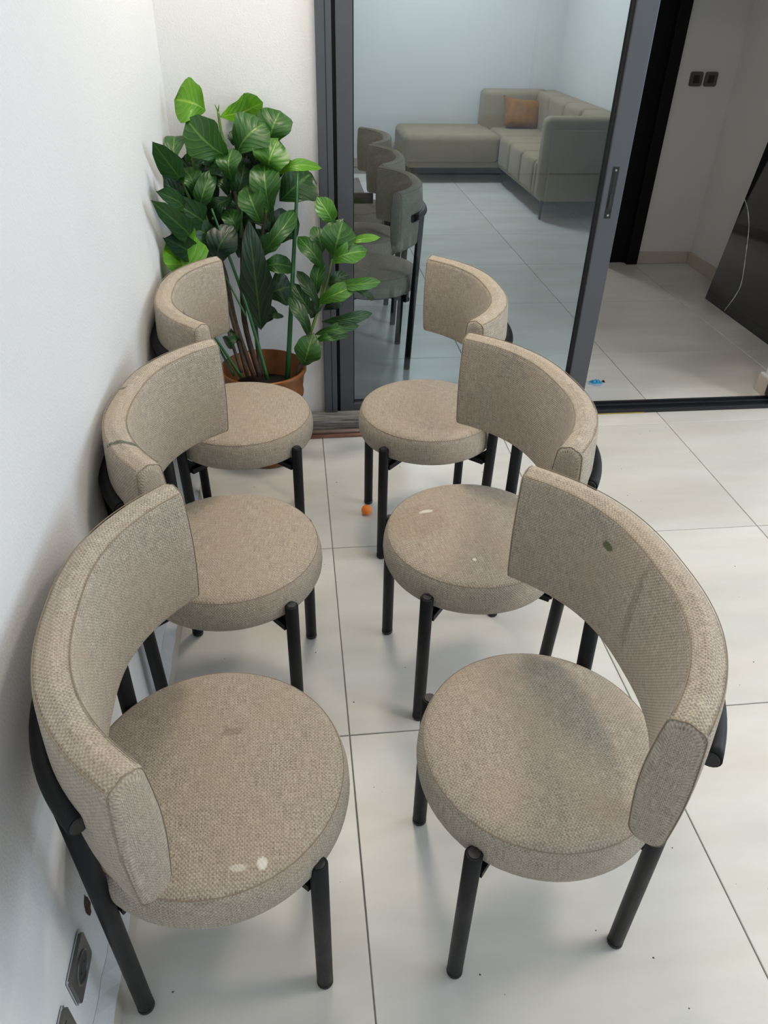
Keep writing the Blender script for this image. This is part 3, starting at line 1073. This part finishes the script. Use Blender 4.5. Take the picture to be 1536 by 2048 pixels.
LEAVES = [
    ((-0.28, 2.88, 1.253), (-0.366, 2.86, 1.286), 0.107, 0.9, 0.02),
    ((-0.224, 2.89, 1.234), (-0.088, 2.9, 1.272), 0.07, 0.85, -0.05),
    ((-0.214, 2.82, 1.124), (-0.328, 2.8, 1.229), 0.104, 0.45, 0.03),
    ((-0.179, 2.84, 1.125), (-0.08, 2.86, 1.215), 0.109, 0.4, 0.02),
    ((-0.072, 2.9, 1.138), (-0.026, 2.93, 1.242), 0.1, 0.55, 0.02),
    ((-0.07, 2.86, 1.079), (-0.039, 2.84, 1.165), 0.097, 0.75, 0.03),
    ((-0.038, 2.9, 0.961), (0.072, 2.94, 1.039), 0.123, 0.25, 0.02),
    ((-0.046, 2.87, 1.045), (0.103, 2.86, 1.077), 0.032, 0.8, 0.04),
    ((-0.078, 2.8, 0.947), (-0.088, 2.83, 1.095), 0.086, 0.4, 0.03),
    ((-0.114, 2.78, 0.913), (-0.154, 2.8, 1.025), 0.075, 0.4, 0.03),
    ((-0.198, 2.8, 1.043), (-0.193, 2.82, 1.141), 0.065, 0.4, 0.03),
    ((-0.209, 2.82, 1.054), (-0.264, 2.83, 1.11), 0.062, 0.35, 0.02),
    ((-0.257, 2.84, 1.085), (-0.325, 2.85, 1.129), 0.051, 0.3, 0.03),
    ((-0.385, 2.76, 1.107), (-0.385, 2.92, 1.16), 0.078, 0.5, 0.02),
    ((-0.385, 2.814, 1.057), (-0.385, 2.413, 1.218), 0.057, 0.35, 0.02),
    ((-0.353, 2.85, 1.098), (-0.32, 2.86, 1.177), 0.027, 0.7, 0.02),
    ((-0.337, 2.8, 0.995), (-0.368, 2.82, 1.081), 0.061, 0.45, 0.03),
    ((-0.322, 2.8, 0.948), (-0.27, 2.79, 1.074), 0.052, 0.5, 0.03),
    ((-0.343, 2.9, 0.995), (-0.326, 2.92, 1.094), 0.061, 0.15, 0.02),
    ((-0.374, 2.9, 1.047), (-0.361, 2.9, 1.1), 0.035, 0.15, 0.02),
    ((-0.385, 2.661, 0.965), (-0.385, 2.379, 1.097), 0.044, 0.3, 0.02),
    ((-0.385, 2.734, 0.886), (-0.385, 2.281, 1.084), 0.054, 0.35, 0.03),
    ((-0.339, 2.82, 0.914), (-0.385, 2.621, 1.019), 0.07, 0.3, 0.03),
    ((-0.339, 2.8, 0.91), (-0.358, 2.8, 0.982), 0.055, 0.35, 0.03),
    ((-0.275, 2.76, 0.784), (-0.214, 2.75, 0.904), 0.084, 0.1, 0.03),
    ((-0.204, 2.8, 0.873), (-0.233, 2.81, 0.945), 0.055, 0.5, 0.02),
    ((-0.214, 2.84, 0.978), (-0.29, 2.84, 0.926), 0.058, 0.3, 0.03),
    ((-0.197, 2.86, 0.92), (-0.193, 2.87, 0.994), 0.056, 0.3, 0.02),
    ((-0.116, 2.8, 0.797), (0.009, 2.82, 0.936), 0.05, 0.4, 0.04),
    ((-0.126, 2.82, 0.779), (-0.059, 2.84, 0.838), 0.057, 0.45, 0.02),
    ((-0.106, 2.88, 0.854), (-0.021, 2.9, 0.916), 0.055, 0.15, 0.02),
    ((-0.126, 2.8, 0.74), (-0.012, 2.8, 0.745), 0.056, 0.4, 0.03),
    ((-0.116, 2.82, 0.638), (-0.02, 2.84, 0.658), 0.097, 0.25, 0.02),
    ((-0.116, 2.78, 0.552), (-0.054, 2.78, 0.563), 0.018, 0.35, 0.02),
    ((-0.117, 2.8, 0.536), (-0.099, 2.82, 0.59), 0.038, 0.15, 0.02),
    ((-0.125, 2.84, 0.791), (-0.143, 2.86, 0.866), 0.051, 0.35, 0.02),
    ((-0.049, 2.92, 1.027), (-0.038, 2.93, 1.07), 0.033, 0.15, 0.01),
    ((-0.096, 2.9, 1.044), (-0.144, 2.92, 1.116), 0.05, 0.2, 0.02),
    ((-0.225, 2.88, 0.979), (-0.263, 2.9, 1.05), 0.042, 0.2, 0.02),
    ((-0.307, 2.86, 0.832), (-0.385, 2.687, 0.939), 0.064, 0.2, 0.03),
    ((-0.321, 2.86, 0.861), (-0.369, 2.86, 0.803), 0.054, 0.2, 0.03),
    ((-0.294, 2.8, 0.854), (-0.32, 2.8, 0.779), 0.053, 0.25, 0.02),
    ((-0.385, 2.61, 1.029), (-0.385, 2.499, 1.11), 0.046, 0.1, 0.02),
    ((-0.367, 2.9, 0.851), (-0.385, 2.817, 0.918), 0.065, 0.1, 0.02),
    ((-0.164, 2.92, 1.07), (-0.132, 2.93, 1.111), 0.053, 0.2, 0.02),
    ((-0.258, 2.88, 0.913), (-0.296, 2.88, 0.969), 0.053, 0.2, 0.02),
    ((-0.153, 2.88, 0.825), (-0.179, 2.9, 0.89), 0.061, 0.15, 0.02),
    ((-0.385, 2.781, 0.802), (-0.385, 2.398, 0.957), 0.06, 0.1, 0.02),
    ((-0.227, 2.7, 0.522), (-0.278, 2.7, 0.498), 0.043, 0.3, 0.02),
    ((-0.25, 2.72, 0.541), (-0.231, 2.72, 0.488), 0.037, 0.25, 0.02),
    ((-0.385, 2.83, 1.013), (-0.385, 2.711, 1.093), 0.044, 0.12, 0.02),
    ((-0.312, 2.88, 0.953), (-0.341, 2.9, 0.987), 0.047, 0.15, 0.02),
    ((-0.195, 2.92, 1.139), (-0.196, 2.92, 1.183), 0.029, 0.2, 0.01),
    ((-0.24, 2.9, 1.095), (-0.258, 2.91, 1.146), 0.052, 0.15, 0.02),
    ((0.141, 2.76, 0.914), (0.094, 2.74, 1.0), 0.053, 0.6, 0.02),
    ((0.143, 2.74, 0.801), (0.176, 2.72, 0.926), 0.091, 0.5, 0.02),
    ((0.098, 2.78, 0.802), (0.075, 2.79, 0.889), 0.046, 0.4, 0.02),
    ((0.099, 2.77, 0.751), (0.022, 2.78, 0.855), 0.049, 0.4, 0.03),
    ((0.167, 2.74, 0.837), (0.304, 2.72, 0.871), 0.022, 0.8, 0.02),
    ((0.141, 2.73, 0.781), (0.257, 2.7, 0.829), 0.056, 0.65, 0.03),
    ((0.081, 2.76, 0.661), (0.097, 2.77, 0.772), 0.043, 0.4, 0.02),
    ((0.079, 2.74, 0.612), (0.011, 2.76, 0.737), 0.038, 0.3, 0.02),
    ((0.067, 2.74, 0.58), (-0.005, 2.75, 0.694), 0.044, 0.3, 0.02),
    ((0.09, 2.72, 0.638), (0.224, 2.68, 0.715), 0.049, 0.75, 0.03),
    ((0.128, 2.73, 0.695), (0.303, 2.7, 0.716), 0.036, 0.6, 0.03),
    ((0.206, 2.72, 0.687), (0.285, 2.7, 0.652), 0.022, 0.35, 0.02),
    ((0.1, 2.71, 0.567), (0.272, 2.68, 0.603), 0.034, 0.35, 0.03),
    ((0.07, 2.7, 0.52), (0.222, 2.67, 0.562), 0.032, 0.45, 0.03),
    ((0.067, 2.69, 0.492), (0.184, 2.67, 0.524), 0.028, 0.4, 0.03),
    ((0.035, 2.7, 0.515), (-0.023, 2.72, 0.654), 0.04, 0.3, 0.03),
    ((0.02, 2.68, 0.411), (0.054, 2.67, 0.528), 0.081, 0.4, 0.02),
    ((0.123, 2.74, 0.694), (0.192, 2.73, 0.735), 0.038, 0.35, 0.02),
    ((0.132, 2.76, 0.785), (0.154, 2.78, 0.811), 0.036, 0.4, 0.02),
    ((0.216, 2.76, 0.825), (0.21, 2.76, 0.869), 0.006, 0.4, 0.0),
    ((0.103, 2.76, 0.595), (0.173, 2.78, 0.631), 0.044, 0.12, 0.02),
    ((0.052, 2.76, 0.564), (0.08, 2.77, 0.636), 0.037, 0.2, 0.02),
]
MAIN = [(-0.157, 2.69, 0.358), (-0.2, 2.74, 0.57), (-0.188, 2.8, 0.795), (-0.187, 2.82, 0.882), (-0.202, 2.84, 1.021), (-0.215, 2.86, 1.123), (-0.23, 2.88, 1.186), (-0.235, 2.89, 1.247)]
B = [(-0.152, 2.71, 0.349), (-0.161, 2.78, 0.618), (-0.127, 2.82, 0.794), (-0.097, 2.84, 0.927), (-0.076, 2.87, 1.031), (-0.066, 2.9, 1.143)]
C = [(-0.178, 2.68, 0.363), (-0.23, 2.72, 0.559), (-0.258, 2.78, 0.742), (-0.302, 2.82, 0.848), (-0.337, 2.85, 0.915), (-0.385, 2.832, 1.055), (-0.385, 2.764, 1.118)]
D = [(-0.202, 2.67, 0.369), (-0.252, 2.72, 0.641), (-0.281, 2.78, 0.802), (-0.309, 2.82, 0.933), (-0.351, 2.86, 1.086)]
T1 = [(-0.222, 2.66, 0.388), (-0.259, 2.7, 0.536), (-0.26, 2.74, 0.695)]
R = [(-0.012, 2.66, 0.371), (0.049, 2.71, 0.525), (0.09, 2.74, 0.628), (0.124, 2.75, 0.734), (0.141, 2.76, 0.803)]
R2 = [(0.042, 2.71, 0.512), (0.077, 2.735, 0.598), (0.102, 2.75, 0.698), (0.098, 2.77, 0.806)]
S1 = [(-0.05, 2.66, 0.348), (0.027, 2.86, 1.06)]
S2 = [(-0.124, 2.63, 0.371), (-0.184, 2.7, 0.635), (-0.277, 2.74, 0.968)]
S3 = [(-0.221, 2.63, 0.381), (-0.305, 2.64, 0.542)]
S4 = [(-0.187, 2.66, 0.612), (-0.256, 2.72, 0.749)]
S5 = [(-0.192, 2.8, 0.853), (-0.166, 2.84, 1.047)]
S6 = [(-0.248, 2.63, 0.389), (-0.303, 2.65, 0.512)]
BIG = [(-0.138, 2.72, 0.535), (-0.154, 2.74, 0.931)]

for pts, r0, r1 in ((MAIN, .011, .004), (B, .009, .004), (C, .009, .004), (D, .008, .003), (T1, .007, .004)):
    cut = max(2, len(pts) // 2 + 1)
    stemtube('stem', pts[:cut], r0, (r0 + r1) / 2, M['bark'])
    if len(pts) > cut:
        stemtube('stem', pts[cut - 1:], (r0 + r1) / 2, r1, M['stem'])
stemtube('stem', R[:2], .008, .006, M['bark'])
stemtube('stem', R[1:], .006, .003, M['stem'])
stemtube('stem', R2, .005, .003, M['stem'])
stemtube('cane', S1, .0105, .0055, M['stake'])
stemtube('cane', S2, .008, .004, M['stake'])
stemtube('cane', S3, .007, .005, M['stake'])
stemtube('cane', S4, .004, .003, M['stake'])
stemtube('cane', S5, .005, .005, M['stake'])
stemtube('cane', S6, .005, .004, M['stake'])
# two tiny buds at the tip of the main stem
for dxx in (-.008, .006):
    q = Vector(MAIN[-1])
    stemtube('bud', [q, q + Vector((dxx, -.004, .022))], .003, .001, M['stem'])

VIEW = Vector((0, 0, 1.6))


def width_fiddle(t):
    return (min(1.0, (t / .62)) ** .75) * (max(0.0, 1 - ((t - .62) / .38) ** 2.4) if t > .62 else 1) ** .62


def width_lance(t):
    return max(0.0, math.sin(PI * min(1, t ** .8))) ** .8


def leaf(b, t, w, shade, curl, rnd, kind='f', normal=None):
    b, t = Vector(b) - PO, Vector(t) - PO
    d = t - b
    L = d.length
    dn = d.normalized()
    if normal is None:
        n = ((VIEW - PO) - (b + t) / 2).normalized()
        n = n + Vector((rnd.uniform(-.25, .25), rnd.uniform(-.1, .1), rnd.uniform(-.1, .25)))
        w = w * 1.32
        b = b - d * .06
        t = t + d * .05
        d = t - b
    else:
        n = Vector(normal)
    n = (n - dn * n.dot(dn)).normalized()
    s = dn.cross(n)
    NL_, NW = 12, 6
    v, f, uv = [], [], []
    ph = rnd.uniform(0, 6)
    cup = rnd.uniform(.08, .28)
    wf = width_fiddle if kind == 'f' else width_lance
    for i in range(NL_ + 1):
        tt = i / NL_
        ww = max(.001, wf(tt) * (1 + .07 * math.sin(15 * tt + ph))) * w / 2
        for jx in range(NW + 1):
            u = 2 * jx / NW - 1
            wave = .07 * w * math.sin(9 * tt + ph + (2 if u > 0 else 0)) * abs(u) ** 2
            h = curl * 2.2 * math.sin(PI * tt) + cup * abs(u) * ww + wave - .35 * curl * tt
            p = b + d * tt + s * (u * ww) + n * h
            wx, wy = p.x + PO.x, p.y + PO.y
            p.x = max(p.x, WX + .006 - PO.x)
            p.y = min(p.y, 2.978 - PO.y)
            v.append(p)
    for i in range(NL_):
        for jx in range(NW):
            q = (i * (NW + 1) + jx, i * (NW + 1) + jx + 1, (i + 1) * (NW + 1) + jx + 1, (i + 1) * (NW + 1) + jx)
            f.append(q)
            uv.append([(2 * (k % (NW + 1)) / NW - 1, (k // (NW + 1)) / NL_) for k in q])
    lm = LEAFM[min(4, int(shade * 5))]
    lf = mesh_obj('leaf', v, f, lm, pp, smooth=True, uvs=uv)
    return lf


rnd = random.Random(11)
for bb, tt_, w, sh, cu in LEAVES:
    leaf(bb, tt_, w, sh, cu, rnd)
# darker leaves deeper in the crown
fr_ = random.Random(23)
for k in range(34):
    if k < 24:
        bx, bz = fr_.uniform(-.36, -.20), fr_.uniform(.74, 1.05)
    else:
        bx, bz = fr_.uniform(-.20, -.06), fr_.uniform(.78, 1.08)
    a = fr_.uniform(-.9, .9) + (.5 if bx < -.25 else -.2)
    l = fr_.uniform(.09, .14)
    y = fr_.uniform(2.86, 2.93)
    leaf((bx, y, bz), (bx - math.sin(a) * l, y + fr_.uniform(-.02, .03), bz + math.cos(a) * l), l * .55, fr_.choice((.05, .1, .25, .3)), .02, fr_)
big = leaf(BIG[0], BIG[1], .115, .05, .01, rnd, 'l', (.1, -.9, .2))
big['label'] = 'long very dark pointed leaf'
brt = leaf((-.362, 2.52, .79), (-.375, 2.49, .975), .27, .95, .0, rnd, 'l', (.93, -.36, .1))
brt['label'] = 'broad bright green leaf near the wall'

# grit on the tiles
gr = random.Random(5)
v, f = [], []
for _ in range(150):
    x, y = gr.uniform(-.33, 2.4), gr.uniform(.45, 2.85)
    r = gr.choice((.0010, .0013, .0016, .0024))
    a0 = gr.uniform(0, 6)
    b = len(v)
    for k in range(5):
        a = a0 + 2 * PI * k / 5
        q = r * gr.uniform(.6, 1.3)
        v.append((x + q * math.cos(a), y + q * math.sin(a), .0002))
    v.append((x, y, r * .7))
    f += [(b + k, b + (k + 1) % 5, b + 5) for k in range(5)]
gt = mesh_obj('floor_grit', v, f, plain('dark_grit', rgb(74, 64, 54), .9))
tag(gt, 'tiny dark specks of grit scattered over the pale floor tiles', 'grit', kind='stuff')
